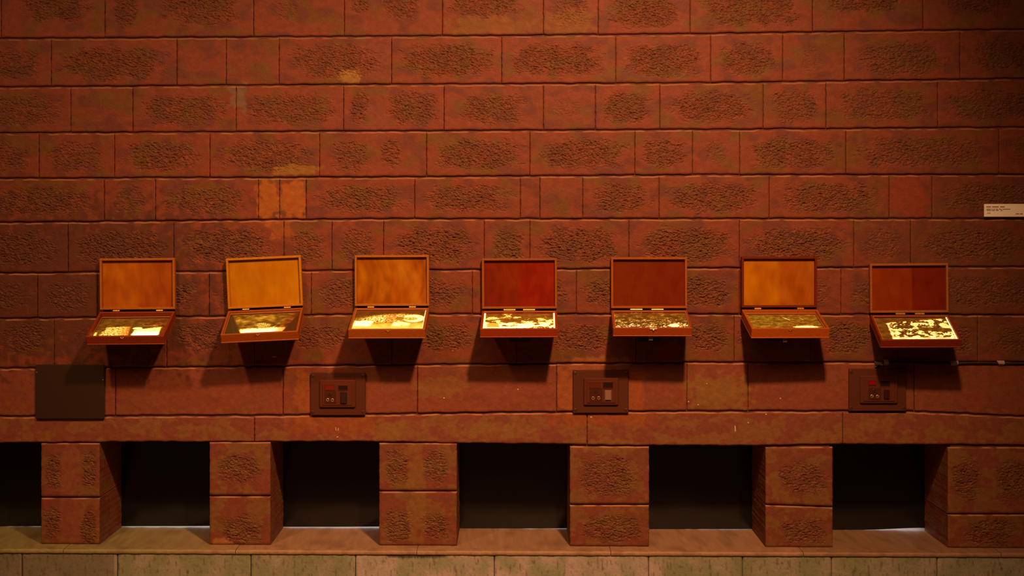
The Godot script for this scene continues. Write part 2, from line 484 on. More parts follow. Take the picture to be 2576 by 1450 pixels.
func build_wall() -> void:
	var wall := thing("wall_front")
	tag(wall, "red painted wall of coursed stone blocks over a row of square niches", "", "", "structure")
	# core of the wall behind the stones: the mortar of the joints
	var s := Shape.new()
	s.tint = Color(0.10, 0.036, 0.016)
	var top_y := 4.68
	var low_y := at(0, 1110).y
	s.box(Vector3(0, (top_y + low_y) / 2.0, -0.23), Vector3(7.4, top_y - low_y, 0.44), 0.0)
	part("mortar", s, M.mortar, wall)
	# joints measured on the wall, then courses above the frame
	joints = [
		[[-720, 100], [0, 98], [640, 94], [1288, 90], [1740, 86], [2576, 74], [3300, 64]],
		[[-720, 223], [0, 220], [900, 213.5], [1500, 211], [1760, 209.5], [2576, 198.5], [3300, 190]],
		[[-720, 338], [0, 336], [900, 331], [1760, 327], [2576, 321.5], [3300, 316]],
		[[-720, 452], [0, 450], [650, 447.5], [900, 447], [1760, 441], [2576, 440], [3300, 438]],
		[[-720, 566], [0, 561], [900, 552], [1760, 551.5], [3300, 551]],
		[[-720, 692], [0, 688.5], [900, 681.5], [1760, 675.7], [3300, 670]],
		[[-720, 806], [0, 803], [650, 796], [930, 791.5], [1760, 791.5], [2576, 794], [3300, 794]],
		[[-720, 930], [0, 928], [450, 925], [1000, 919.5], [1760, 913], [3300, 912]],
		[[-720, 1052], [0, 1049], [650, 1046.5], [1420, 1037.5], [1760, 1035.5], [2300, 1036], [2576, 1049], [3300, 1056]],
		[[-720, 1119], [0, 1118], [300, 1115], [900, 1114], [1180, 1118], [1430, 1121], [1600, 1124], [1930, 1124], [2100, 1121], [2380, 1122], [3300, 1126]],
	]
	var courses := [
		["A", [-250, 3, 264, 638, 866, 1113, 1367, 1505, 1736, 2044, 2322, 2620], "78847758787"],
		["B", [-180, 129, 445, 569, 702, 985, 1262, 1549, 1788, 1969, 2124, 2415, 2700], "780178887376"],
		["C", [-120, 178, 334, 594, 864, 1117, 1367, 1498, 1660, 1920, 2078, 2359, 2650], "717787388666"],
		["D", [-200, 98, 288, 528, 804, 1073, 1333, 1597, 1742, 1861, 2128, 2513, 2740], "768878884875"],
		["E", [-60, 262, 391, 650, 703, 770, 1043, 1309, 1358, 1466, 1658, 1935, 2237, 2345, 2660], "75700880188807"],
		["F", [-130, 171, 437, 714, 835, 965, 1218, 1333, 1582, 1860, 2148, 2291, 2600], "788669899957"],
		["G", [-170, 94, 245, 526, 783, 960, 1188, 1450, 1640, 1860, 2116, 2330, 2620], "668778889566"],
		["H", [-140, 136, 419, 640, 985, 1300, 1600, 1847, 2040, 2260, 2460, 2720], "64778885875"],
		["I", [-200, 290, 712, 1050, 1400, 1728, 1882, 2300, 2700], "00110000"],
		["J", [-400, 640, 1477, 2120, 2800], "0000"],
	]
	var special := {
		"A3": [[140, 15, 95, 44]], "A264": [[318, 20, 34, 50], [505, 25, 102, 44]], "A638": [[716, 26, 38, 26]],
		"A866": [[905, 12, 25, 22], [1010, 14, 50, 40]], "A1113": [[1220, 8, 105, 40]], "A2044": [[2170, -5, 115, 38]], "A2322": [[2460, 0, 90, 36]],
		"B2124": [[2265, 148, 115, 50]], "B1969": [[2040, 150, 30, 40]],
		"C1367": [[1425, 272, 40, 26]], "C1117": [[1240, 275, 90, 40]], "C864": [[905, 270, 26, 44], [1035, 272, 70, 46]],
		"D804": [[880, 392, 50, 44], [985, 385, 28, 40]], "D1742": [[1800, 380, 30, 30]],
		"H136": [[240, 850, 60, 30]], "H-140": [[60, 850, 62, 42]], "H419": [[500, 848, 62, 40]], "H640": [[800, 850, 80, 34]], "H985": [[1125, 850, 74, 38]], "H1300": [[1465, 850, 80, 40]],
		"H1600": [[1782, 850, 55, 42]], "H2040": [[2130, 850, 62, 45]], "H1847": [[1862, 850, 8, 20]], "H2260": [[2400, 860, 50, 40]],
		"I712": [[700, 955, 120, 14]], "I1050": [[1190, 945, 90, 18]],
	}
	var rng := RandomNumberGenerator.new()
	rng.seed = 5
	for k in courses.size():
		var e: Array = courses[k][1].duplicate()
		var ro: String = courses[k][2]
		var first: int = e[0]
		var last: int = e[-1]
		var rows: Array = []
		for n in e.size() - 1: rows.append([e[n], e[n + 1], int(ro[n]) / 8.0, false])
		while first > -700:                                # beyond the frame
			var x := first - rng.randi_range(180, 300)
			rows.append([x, first, 0.7 if k < 8 else 0.0, true])
			first = x
		while last < 3260:
			var x := last + rng.randi_range(180, 300)
			rows.append([last, x, 0.7 if k < 8 else 0.0, true])
			last = x
		for b in rows:
			var opt := {"rough": b[2], "proud": rng.randf_range(-0.0012, 0.0012), "coarse": 5.0 if b[3] else 1.0}
			var key := "%s%d" % [courses[k][0], b[0]]
			if special.has(key): opt.patches = special[key]
			var t: Callable = func(x: float) -> float: return joint_y(k - 1, x) if k > 0 else joint_y(0, x) - 122.0
			var d: Callable = func(x: float) -> float: return joint_y(k, x)
			if k >= 8:
				opt.plaster = 1.0 if k == 9 else 0.8
				opt.side_gap = 1.0
				opt.coarse = maxf(opt.coarse, 1.3)
			if k == 9:
				opt.called = "lintel"
				opt.depth = 0.34
				opt.gap = 2.6
			stone(wall, b[0], b[1], t, d, opt)
	for k in 10:                                           # the courses above the frame
		var x := -760
		while x < 3280:
			var x1 := x + rng.randi_range(190, 320)
			var t := func(xx: float) -> float: return joint_y(0, xx) - 122.0 * (k + 2)
			var d := func(xx: float) -> float: return joint_y(0, xx) - 122.0 * (k + 1)
			stone(wall, x, x1, t, d, {"rough": 0.8, "coarse": 7.0})
			x = x1


func build_flecks() -> void:
	var wall: Node3D = get_node("wall_front")
	for q in [[845, 1080, 1.6, 9, 0.15], [851, 1081, 1.6, 7, -0.1], [849, 1100, 5, 2, 0.3], [1849.5, 1079, 2.6, 14, 0.06], [690, 898, 11, 1.6, 0.1], [1303, 980, 3, 3, 0.2], [1732, 1011, 3, 3, 0.0], [1756, 1019, 3, 3, 0.3], [1778, 966, 3, 2, 0.0], [1963, 1003, 3, 3, 0.0], [1882, 1064, 3, 3, 0.2], [1927, 1043, 3, 3, 0.0], [1117, 1002, 3, 3, 0.1], [1487, 1050, 4, 3, 0.2]]:
		var s := Shape.new()
		s.box(at(q[0], q[1]) + Vector3(0, 0, 0.0012), Vector3(q[2] * S, q[3] * S, 0.002), 0.0005, Basis(Vector3(0, 0, 1), q[4]))
		part("paint_fleck", s, M.fleck, wall)


var piers := [
	[-720, -172, 1120, 1252, [], []],
	[103, 250, 1120, 1253, [[134, 1188, 24, 50], [224, 1185, 20, 52]], [[132, 1318, 22, 46], [222, 1330, 22, 50]]],
	[527, 680, 1117, 1249, [[603, 1178, 60, 42]], [[608, 1335, 56, 40]]],
	[954, 1149, 1120, 1237, [[998, 1176, 32, 52], [1096, 1176, 34, 50]], [[1000, 1325, 40, 44], [1095, 1325, 40, 36]]],
	[1434, 1633, 1129, 1271, [[1530, 1200, 82, 60]], [[1540, 1332, 78, 40]]],
	[1926, 2095, 1131, 1271, [[2020, 1205, 66, 46]], [[2020, 1338, 62, 36]]],
	[2385, 2640, 1132, 1295, [[2430, 1205, 40, 60], [2550, 1210, 46, 60]], [[2490, 1342, 74, 38]]],
	[2640, 3300, 1132, 1290, [], []],
]


func ledge_top(px: float) -> float:      # height of the ledge in metres
	return at(px, lerpf(1382.0, 1393.0, px / 2576.0), 0.09).y


func build_piers() -> void:
	var wall: Node3D = get_node("wall_front")
	for k in piers.size():
		var q: Array = piers[k]
		var a: float = q[0]
		var b: float = q[1]
		var s := Shape.new()
		s.tint = Color(0.10, 0.036, 0.016)
		var y1 := at(0, 1110).y
		var y0 := 0.20
		var inset := 0.012 if k > 0 and k < 6 else 0.012
		var lx := at(a, 0).x + inset
		var rx := at(b, 0).x - inset
		if k == 6: rx += 0.03
		s.box(Vector3((lx + rx) / 2.0, (y0 + y1) / 2.0, -0.231), Vector3(rx - lx, y1 - y0, 0.436), 0.0)
		part("pier_core", s, M.mortar, wall)
		var far := k == 0 or k == 7
		var top := func(x: float) -> float: return lerpf(joint_y(9, x) + 1.5, float(q[2]), 0.7) - 4.5
		var mid := func(x: float) -> float: return float(q[3]) + (6.0 * (x - a) / (b - a) if k == 5 else 0.0)
		var low := func(x: float) -> float: return HORIZON + (EYE - ledge_top(x)) / S + 2.0
		var opt := {"rough": 0.8, "depth": 0.34, "round": 0.010, "gap": 1.6, "side_gap": 0.0, "coarse": 6.0 if far else 1.0, "patches": q[4], "called": "pier_stone"}
		stone(wall, a, b, top, mid, opt)
		opt.patches = q[5]
		stone(wall, a, b, mid, low, opt)


# ---------------------------------------------------------------- ledge, plinth, room
func build_room() -> void:
	var ledge := thing("trim_1")
	tag(ledge, "pale stone ledge that runs along under the niches", "", "", "structure")
	var cuts := [-760, -400, 176, 603, 1052, 1533, 2010, 2500, 3340]
	for k in cuts.size() - 1:
		var a: float = cuts[k]
		var b: float = cuts[k + 1]
		var s := Shape.new()
		var pts := []
		var cols := PackedColorArray()
		var nx := 90
		var prof := [[-0.45, 0.0], [-0.34, 0.0], [-0.25, 0.0], [-0.15, 0.0], [-0.05, 0.0], [0.02, 0.0], [0.06, 0.0], [0.082, 0.0], [0.088, -0.002], [0.0905, -0.006], [0.0905, -0.014], [0.088, -0.018], [0.080, -0.019]]
		for r in prof.size():
			for c in nx + 1:
				var px := lerpf(a + 0.6, b - 0.6, float(c) / nx)
				var z: float = prof[r][0] + 0.0016 * low_noise.get_noise_2d(px * 0.05, 7.0) * (1.0 if r > 6 else 0.0)
				var y: float = ledge_top(px) + prof[r][1] + 0.0012 * low_noise.get_noise_2d(px * 0.03, z * 60.0)
				pts.append(Vector3((px - 1288.0) * S, y, z))
				var n := low_noise.get_noise_2d(px * 0.014, z * 22.0 + 5.0)
				var n2 := mid_noise.get_noise_2d(px * 0.06, z * 150.0)
				var c0 := Color(0.31, 0.185, 0.105).lerp(Color(0.24, 0.21, 0.085), smoothstep(700.0, 300.0, px + 200.0 * n))
				if px > 2000.0: c0 = c0.lerp(Color(0.22, 0.13, 0.07), 0.6)
				c0 = c0.lerp(Color(0.12, 0.06, 0.03), 0.45 * smoothstep(0.15, 0.5, n + 0.4 * n2))
				var g := 1.0 + 0.25 * n2
				cols.append(Color(c0.r * g, c0.g * g, c0.b * g))
		s.grid(pts, nx + 1, cols)
		part("sill_slab", s, M.ledge, ledge)
	var plinth := thing("baseboard_front")
	tag(plinth, "grey green stone plinth slabs along the foot of the wall", "", "", "structure")
	var body := Shape.new()
	body.tint = Color(0.10, 0.08, 0.05)
	body.box(Vector3(0, 0.111, -0.19), Vector3(7.4, 0.262, 0.52), 0.0)
	part("plinth_core", body, M.mortar, plinth)
	var pc := [-760, -420, -160, 72, 309, 640, 900, 1244, 1627, 1860, 2081, 2343, 2620, 2960, 3340]
	for k in pc.size() - 1:
		var a: float = pc[k] + 0.9
		var b: float = pc[k + 1] - 0.9
		var s := Shape.new()
		var pts := []
		var cols := PackedColorArray()
		var nx := int((b - a) / 3.0)
		var ny := 64
		for r in ny + 1:
			for c in nx + 1:
				var px := lerpf(a, b, float(c) / nx)
				var v := float(r) / ny
				var y := lerpf(ledge_top(px) - 0.018, 0.0, v)
				var e := minf(float(c) / nx, 1.0 - float(c) / nx) * (b - a) * S
				var z := 0.083 - 0.004 * (1.0 - smoothstep(0.0, 0.006, e)) + 0.0008 * low_noise.get_noise_2d(px * 0.03, y * 20.0)
				var streak := mid_noise.get_noise_2d(px * 0.11, y * 14.0)
				var spot := mid_noise.get_noise_2d(px * 0.05, y * 40.0 + 50.0)
				var big := low_noise.get_noise_2d(px * 0.011 + 40.0, y * 5.0)
				var c0 := Color(0.215, 0.240, 0.145).lerp(Color(0.37, 0.315, 0.285), smoothstep(-0.55, 0.55, big + 0.25 * spot + (0.16 if px > 880.0 and px < 1640.0 else -0.08)))
				if px < 900.0 or px > 1660.0: c0 = c0.lerp(Color(0.175, 0.195, 0.105), 0.5)
				if px < 300.0: c0 = c0.lerp(Color(0.13, 0.11, 0.075), 0.65)
				c0 = c0.lerp(Color(0.07, 0.055, 0.03), 0.55 * smoothstep(0.22, 0.55, streak) + 0.25 * smoothstep(0.2, 0.5, spot))
				var drip := smoothstep(968.0, 985.0, px) * smoothstep(1132.0, 1110.0, px) * smoothstep(0.016, 0.004, v * 0.24 - 0.012 * absf(mid_noise.get_noise_2d(px * 0.16, 3.0)))
				c0 = c0.lerp(Color(0.02, 0.012, 0.008), drip * 0.9)
				var g := 1.0 + 0.22 * fine_noise.get_noise_2d(px * 0.3, y * 180.0)
				pts.append(Vector3((px - 1288.0) * S, y, z))
				cols.append(Color(c0.r * g, c0.g * g, c0.b * g))
		s.grid(pts, nx + 1, cols)
		part("plinth_slab", s, M.plinth, plinth)
	# the rest of the room, which closes it off from the daylight
	var shell := [
		["floor", Vector3(0, -0.1, 3.9), Vector3(7.6, 0.2, 10.0), M.floor, "dark brown floor in front of the niches"],
		["ceiling", Vector3(0, 4.75, 3.9), Vector3(7.6, 0.2, 10.0), M.room, "dark ceiling above the stone wall"],
		["wall_left", Vector3(-3.6, 2.3, 3.9), Vector3(0.2, 5.0, 10.0), M.room, "plain side wall at the left end of the room"],
		["wall_right", Vector3(3.6, 2.3, 3.9), Vector3(0.2, 5.0, 10.0), M.room, "plain side wall at the right end of the room"],
		["wall_back", Vector3(0, 2.3, 8.8), Vector3(7.6, 5.0, 0.2), M.room, "plain wall behind the camera"],
		["ground", Vector3(0, 0.04, -3.6), Vector3(14, 0.2, 6.2), M.ground, "pale ground outside behind the niches"],
	]
	for q in shell:
		var s := Shape.new()
		s.box(q[1], q[2], 0.0)
		tag(part(q[0], s, q[3]), q[4], "", "", "structure")


func build_niche_panels() -> void:
	var spots := [[-172, 103, 0.0, 0.0, "black panel closing the half-cut niche at the left edge of the photo"],
		[250, 527, 0.0036, 0.0046, "black panel closing the niche right below the blank cover plate, white gap under it"],
		[680, 954, 0.0036, 0.0044, "black panel closing the niche under the first socket board from the left"],
		[1149, 1434, 0.0, 0.0, "black panel with brown reflection closing the central niche below the middle display box"],
		[1633, 1926, 0.0, 0.0, "black panel closing the niche right of the middle socket board"],
		[2095, 2385, 0.0, 0.009, "black panel closing the rightmost niche, raised at its right corner over a white gap"]]
	for k in spots.size():
		var q: Array = spots[k]
		var o := 6.0
		var x0 := at(q[0] - o, 0).x
		var x1 := at(q[1] + o, 0).x
		var y1 := at(0, 1111).y
		var s := Shape.new()
		var pts := []
		var cols := PackedColorArray()
		for r in 25:
			for c in 29:
				var u := c / 28.0
				var v := r / 24.0
				var x := lerpf(x0, x1, u)
				var low: float = ledge_top(q[0]) + lerpf(q[2], q[3], smoothstep(0.45, 0.95, u))
				var y := lerpf(y1, low, v)
				var z := -0.346 + 0.0022 * low_noise.get_noise_3d(x * 2.2, y * 2.6, k * 9.0)
				pts.append(Vector3(x, y, z))
				cols.append(Color(1, 1, 1))
		s.grid(pts, 29, cols)
		var pb := []
		for r in 25:
			for c in 29:
				pb.append(pts[r * 29 + 28 - c] + Vector3(0, 0, -0.006))
		s.grid(pb, 29, cols)
		for c in 28:
			var a: Vector3 = pts[24 * 29 + c]
			var b: Vector3 = pts[24 * 29 + c + 1]
			s.quad(a + Vector3(0, 0, -0.006), b + Vector3(0, 0, -0.006), b, a)
		tag(part("niche_panel", s, M.black), q[4], "panel", "black panels closing the niches")


# ---------------------------------------------------------------- the display boxes
# [x, y of the hinge line, width px, lid height px, tilt, roll, yaw, front height m, glass recess m, hinges, hinge width px, lid colours (left, right), figure, wood, side strips, label]
var boxes := [
	[345.5, 781.5, 189.0, 129.0, 24.6, 0.008, 0.0, 0.037, 0.024, [293, 402], 17, [Color(0.50, 0.145, 0.008), Color(0.40, 0.095, 0.010)], 0.8, Color(0.24, 0.036, 0.006), 0, "leftmost open wooden display box, above the blank dark cover plate, two pale sheets inside"],
	[667.8, 776.0, 188.0, 127.0, 23.4, 0.0447, 0.024, 0.037, 0.013, [619, 723], 17, [Color(0.55, 0.22, 0.004), Color(0.58, 0.24, 0.004)], 0.4, Color(0.34, 0.080, 0.007), 0, "open wooden display box hung askew with the yellowest lid, second from left"],
	[985.8, 772.5, 187.5, 128.0, 20.6, 0.005, -0.026, 0.039, 0.004, [933, 1038], 17, [Color(0.42, 0.135, 0.004), Color(0.44, 0.14, 0.006)], 1.3, Color(0.36, 0.090, 0.010), 2, "open wooden display box with streaked orange lid and golden picture, white at its left"],
	[1307.0, 779.5, 189.0, 127.0, 16.6, 0.005, -0.02, 0.036, 0.003, [1282, 1331], 30, [Color(0.185, 0.020, 0.002), Color(0.225, 0.015, 0.004)], 0.8, Color(0.30, 0.038, 0.006), 3, "middle open wooden display box with red-brown lid, white blobs and two bright side strips"],
	[1633.0, 778.5, 191.0, 128.5, 16.0, 0.002, -0.032, 0.035, 0.003, [1601, 1654], 30, [Color(0.175, 0.026, 0.001), Color(0.165, 0.020, 0.001)], 0.35, Color(0.32, 0.056, 0.009), 0, "open wooden display box with plain dark red lid, small flecks inside and T-shaped brass clasp"],
	[1961.0, 776.5, 191.0, 128.0, 17.6, 0.0, 0.034, 0.041, 0.016, [1906, 2014], 17, [Color(0.54, 0.185, 0.004), Color(0.44, 0.12, 0.006)], 0.7, Color(0.42, 0.090, 0.007), 0, "open wooden display box with bright orange lid and dull olive cloudy picture, second from right"],
	[2288.0, 789.5, 195.5, 124.0, 25.0, 0.008, -0.036, 0.034, 0.004, [2265, 2313], 24, [Color(0.23, 0.034, 0.003), Color(0.165, 0.016, 0.002)], 0.5, Color(0.22, 0.027, 0.004), 4, "rightmost open wooden display box with two-tone dark lid and lit torn cream pieces"],
]


var lid_woods := [Color(0.40, 0.13, 0.012), Color(0.52, 0.21, 0.008), Color(0.40, 0.14, 0.016), Color(0.30, 0.09, 0.016), Color(0.36, 0.09, 0.010), Color(0.15, 0.020, 0.007), Color(0.34, 0.11, 0.026)]


func rail(s: Shape, a: Vector3, size: Vector3) -> void:
	s.box(a, size, 0.0012)


func build_boxes() -> void:
	for k in boxes.size():
		var q: Array = boxes[k]
		var hz := 0.040
		var root := thing("display_box", at(q[0], q[1], hz))
		root.rotation = Vector3(0, q[6], q[5])
		tag(root, q[15], "display box", "open wooden display boxes on the wall")
		var f := (DIST - hz) / DIST
		var w: float = q[2] * S * f
		var lh: float = q[3] * S * f
		var h: float = q[7]
		var d := 0.217
		var t := 0.009
		var wood: Color = q[13]
		var mw: StandardMaterial3D = M.wood.duplicate()
		mw.albedo_color = wood.linear_to_srgb()
		var ml: StandardMaterial3D = M.wood.duplicate()
		ml.albedo_color = lid_woods[k].linear_to_srgb()
		# the tray: its own axes are x right, y up from its rim, z forward; tilted down to the front
		var s := Shape.new()
		rail(s, Vector3(0, -h / 2.0, t / 2.0), Vector3(w, h, t))
		rail(s, Vector3(0, -h / 2.0, d - t / 2.0), Vector3(w, h, t))
		rail(s, Vector3(-w / 2.0 + t / 2.0, -h / 2.0, d / 2.0), Vector3(t, h, d - 2.0 * t + 0.001))
		rail(s, Vector3(w / 2.0 - t / 2.0, -h / 2.0, d / 2.0), Vector3(t, h, d - 2.0 * t + 0.001))
		s.box(Vector3(0, -h + 0.001, d / 2.0 + 0.001), Vector3(w + 0.002, 0.005, d + 0.004), 0.0015)     # bottom board, a hair wider
		var tray := part("tray", s, mw, root)
		tray.position = Vector3(0, -0.004, 0.0)
		tray.rotation.x = deg_to_rad(q[4])
		# the lit print on the floor of the tray
		var rec: float = q[8]
		var pd := maxf(rec + 0.005, 0.012)
		s = Shape.new()
		var iw := w / 2.0 - t
		s.box(Vector3(0, -pd - 0.003, d / 2.0), Vector3(2.0 * iw - 0.0004, 0.004, d - 2.0 * t - 0.0004), 0.0)
		part("print_backing", s, M.dark, tray)
		s = Shape.new()
		s.quad(Vector3(-iw + 0.001, -pd, d - t - 0.001), Vector3(iw - 0.001, -pd, d - t - 0.001), Vector3(iw - 0.001, -pd, t + 0.001), Vector3(-iw + 0.001, -pd, t + 0.001))
		var pm := StandardMaterial3D.new()
		pm.resource_name = "backlit print"
		pm.albedo_texture = print_image(k)
		pm.albedo_color = Color(0.5, 0.5, 0.5)
		pm.roughness = 0.6
		pm.emission_enabled = true
		pm.emission = Color(1.0, 0.94, 0.78)
		pm.emission_operator = BaseMaterial3D.EMISSION_OP_MULTIPLY
		pm.emission_texture = pm.albedo_texture
		pm.emission_energy_multiplier = [1.9, 1.6, 1.6, 2.0, 1.6, 1.5, 1.35][k]
		part("lit_print", s, pm, tray)
		# bright strips along the sides
		for e in {0: [], 1: [-1], 2: [1], 3: [-1, 1], 4: [1]}[q[14]]:
			s = Shape.new()
			s.box(Vector3(e * (iw - 0.0045), -pd + 0.003, d / 2.0), Vector3({1: 0.0015, 2: 0.003, 3: 0.007, 4: 0.004}[q[14]], 0.004, d - 2.0 * t - 0.004), 0.0008)
			part("light_strip", s, M.strip, tray)
		# glass with a thin wooden stop round it
		s = Shape.new()
		s.box(Vector3(0, -rec, d / 2.0), Vector3(2.0 * iw - 0.001, 0.002, d - 2.0 * t - 0.001), 0.0)
		part("glass_cover", s, M.glass, tray)
		s = Shape.new()
		var g := rec - 0.0015
		s.box(Vector3(0, -g, t + 0.001), Vector3(2.0 * iw, 0.002, 0.002), 0.0004)
		s.box(Vector3(-iw + 0.001, -g, d / 2.0), Vector3(0.002, 0.002, d - 2.0 * t), 0.0004)
		s.box(Vector3(iw - 0.001, -g, d / 2.0), Vector3(0.002, 0.002, d - 2.0 * t), 0.0004)
		part("glazing_bead", s, M.bead, tray)
		# clasp on the front
		if k != 3 and k != 6:
			s = Shape.new()
			var cx := [-0.012, -0.006, 0.006, 0.0, 0.004, -0.002, 0.0][k] as float
			if k == 4:
				s.box(Vector3(cx, -0.004, d + 0.0015), Vector3(0.030, 0.004, 0.003), 0.0008)
				s.box(Vector3(cx, -0.0095, d + 0.002), Vector3(0.008, 0.008, 0.004), 0.0015)
			else:
				for e in [-1, 1]:
					s.lathe(Vector3(cx + e * 0.0055, -0.0055, d), [[0.0028, 0.0], [0.0028, 0.0015], [0.0018, 0.003], [0.0, 0.0035]], Basis.IDENTITY, 10)
				s.box(Vector3(cx, -0.010, d + 0.0006), Vector3(0.012, 0.006, 0.0012), 0.0003)
			part("clasp", s, M.brass, tray)
		# the lid, standing upright on the hinges
		s = Shape.new()
		var ld := 0.026
		var lt := 0.0095
		rail(s, Vector3(0, lh - lt / 2.0, -ld / 2.0), Vector3(w, lt, ld))
		rail(s, Vector3(0, lt / 2.0, -ld / 2.0), Vector3(w, lt, ld))
		rail(s, Vector3(-w / 2.0 + lt / 2.0, lh / 2.0, -ld / 2.0), Vector3(lt, lh - 2.0 * lt + 0.001, ld))
		rail(s, Vector3(w / 2.0 - lt / 2.0, lh / 2.0, -ld / 2.0), Vector3(lt, lh - 2.0 * lt + 0.001, ld))
		var lid := part("lid", s, ml, root)
		lid.position = Vector3(0, 0.004, 0)
		# its inner face, a thin board of figured veneer
		s = Shape.new()
		var pts := []
		var cols := PackedColorArray()
		var nx := 72
		var ny := 50
		var bw := w / 2.0 - lt
		for r in ny + 1:
			for c in nx + 1:
				var u := float(c) / nx
				var v := float(r) / ny
				pts.append(Vector3(lerpf(-bw, bw, u), lerpf(lh - lt, lt, v), -0.016))
				var n := mid_noise.get_noise_2d(u * 9.0 + k * 31.0 + 0.35 * sin(v * 5.0 + k), v * 1.6)
				var n2 := low_noise.get_noise_2d(u * 3.0 + k * 17.0, v * 1.4)
				var n3 := fine_noise.get_noise_2d(u * 40.0 + k * 7.0, v * 5.0)
				var mixed := smoothstep(0.45, 0.55, u) if k != 6 else (1.0 if u > 0.555 else 0.0)
				var col: Color = q[11][0].lerp(q[11][1], mixed)
				var m: float = 1.0 + q[12] * (0.20 * n + 0.26 * n2) + 0.06 * n3
				m *= 0.66 if col.r > 0.3 else 0.8
				cols.append(Color(col.r * m, col.g * m * (1.0 + 0.25 * n2 * q[12]), col.b * m))
		s.grid(pts, nx + 1, cols)
		s.tint = q[11][0] * 0.7
		s.box(Vector3(0, lh / 2.0, -0.0195), Vector3(2.0 * bw, lh - 2.0 * lt, 0.005), 0.0)
		part("lid_panel", s, M.veneer, lid)
		s = Shape.new()
		s.box(Vector3([-0.006, 0.0, 0.002, 0.0, -0.002, 0.0, 0.0][k], lh + 0.001, -0.004), Vector3(0.012, 0.003, 0.007), 0.0008)
		s.lathe(Vector3([-0.006, 0.0, 0.002, 0.0, -0.002, 0.0, 0.0][k], lh + 0.0015, -0.003), [[0.003, 0.0], [0.003, 0.002], [0.0015, 0.0035], [0.0, 0.004]], Basis(Vector3(1, 0, 0), -PI / 2.0), 10)
		part("catch", s, M.brass, lid)
		for x in q[9]:
			s = Shape.new()
			var hx: float = (x - q[0]) * S * f
			var hw: float = q[10] * S
			s.box(Vector3(hx, 0.001, 0.0012), Vector3(hw, 0.006, 0.0024), 0.0008)
			for e in 3:
				s.lathe(Vector3(hx - hw / 2.0 + hw * e / 3.0, -0.001, 0.0028), [[0.0, 0.0], [0.0022, 0.0], [0.0022, hw / 3.0 - 0.0006], [0.0, hw / 3.0 - 0.0006]], Basis(Vector3(0, 0, -1), Vector3(0, 1, 0), Vector3(1, 0, 0)), 10)
			part("hinge", s, M.brass, root)
		# the bracket that carries it
		s = Shape.new()
		var tl := deg_to_rad(q[4])
		var axes := Basis(Vector3(1, 0, 0), tl)
		s.box(Vector3(0, -0.004, 0) + axes * Vector3(0, -h - 0.006, 0.085), Vector3(0.17, 0.006, 0.13), 0.001, axes)
		s.box(Vector3(0, -0.10, -0.030), Vector3(0.09, 0.085, 0.012), 0.002)
		s.box(Vector3(0, -0.075, 0.006), Vector3(0.02, 0.02, 0.075), 0.001, Basis(Vector3(1, 0, 0), -0.35))
		part("bracket", s, M.bracket, root)
		if k == 3 or k == 4 or k == 5:
			s = Shape.new()
			var bx: float = [0, 0, 0, 1309, 1630, 1948][k]
			var bz := d - 0.014
			s.box(Vector3((bx - q[0]) * S * 0.965 + (0.004 if k == 5 else 0.0), -0.004, 0) + axes * Vector3(0, -h - (0.013 if k > 3 else 0.006), bz), Vector3(0.017, 0.022 if k > 3 else 0.008, 0.004), 0.001)
			part("bracket_tab", s, M.grey, root)


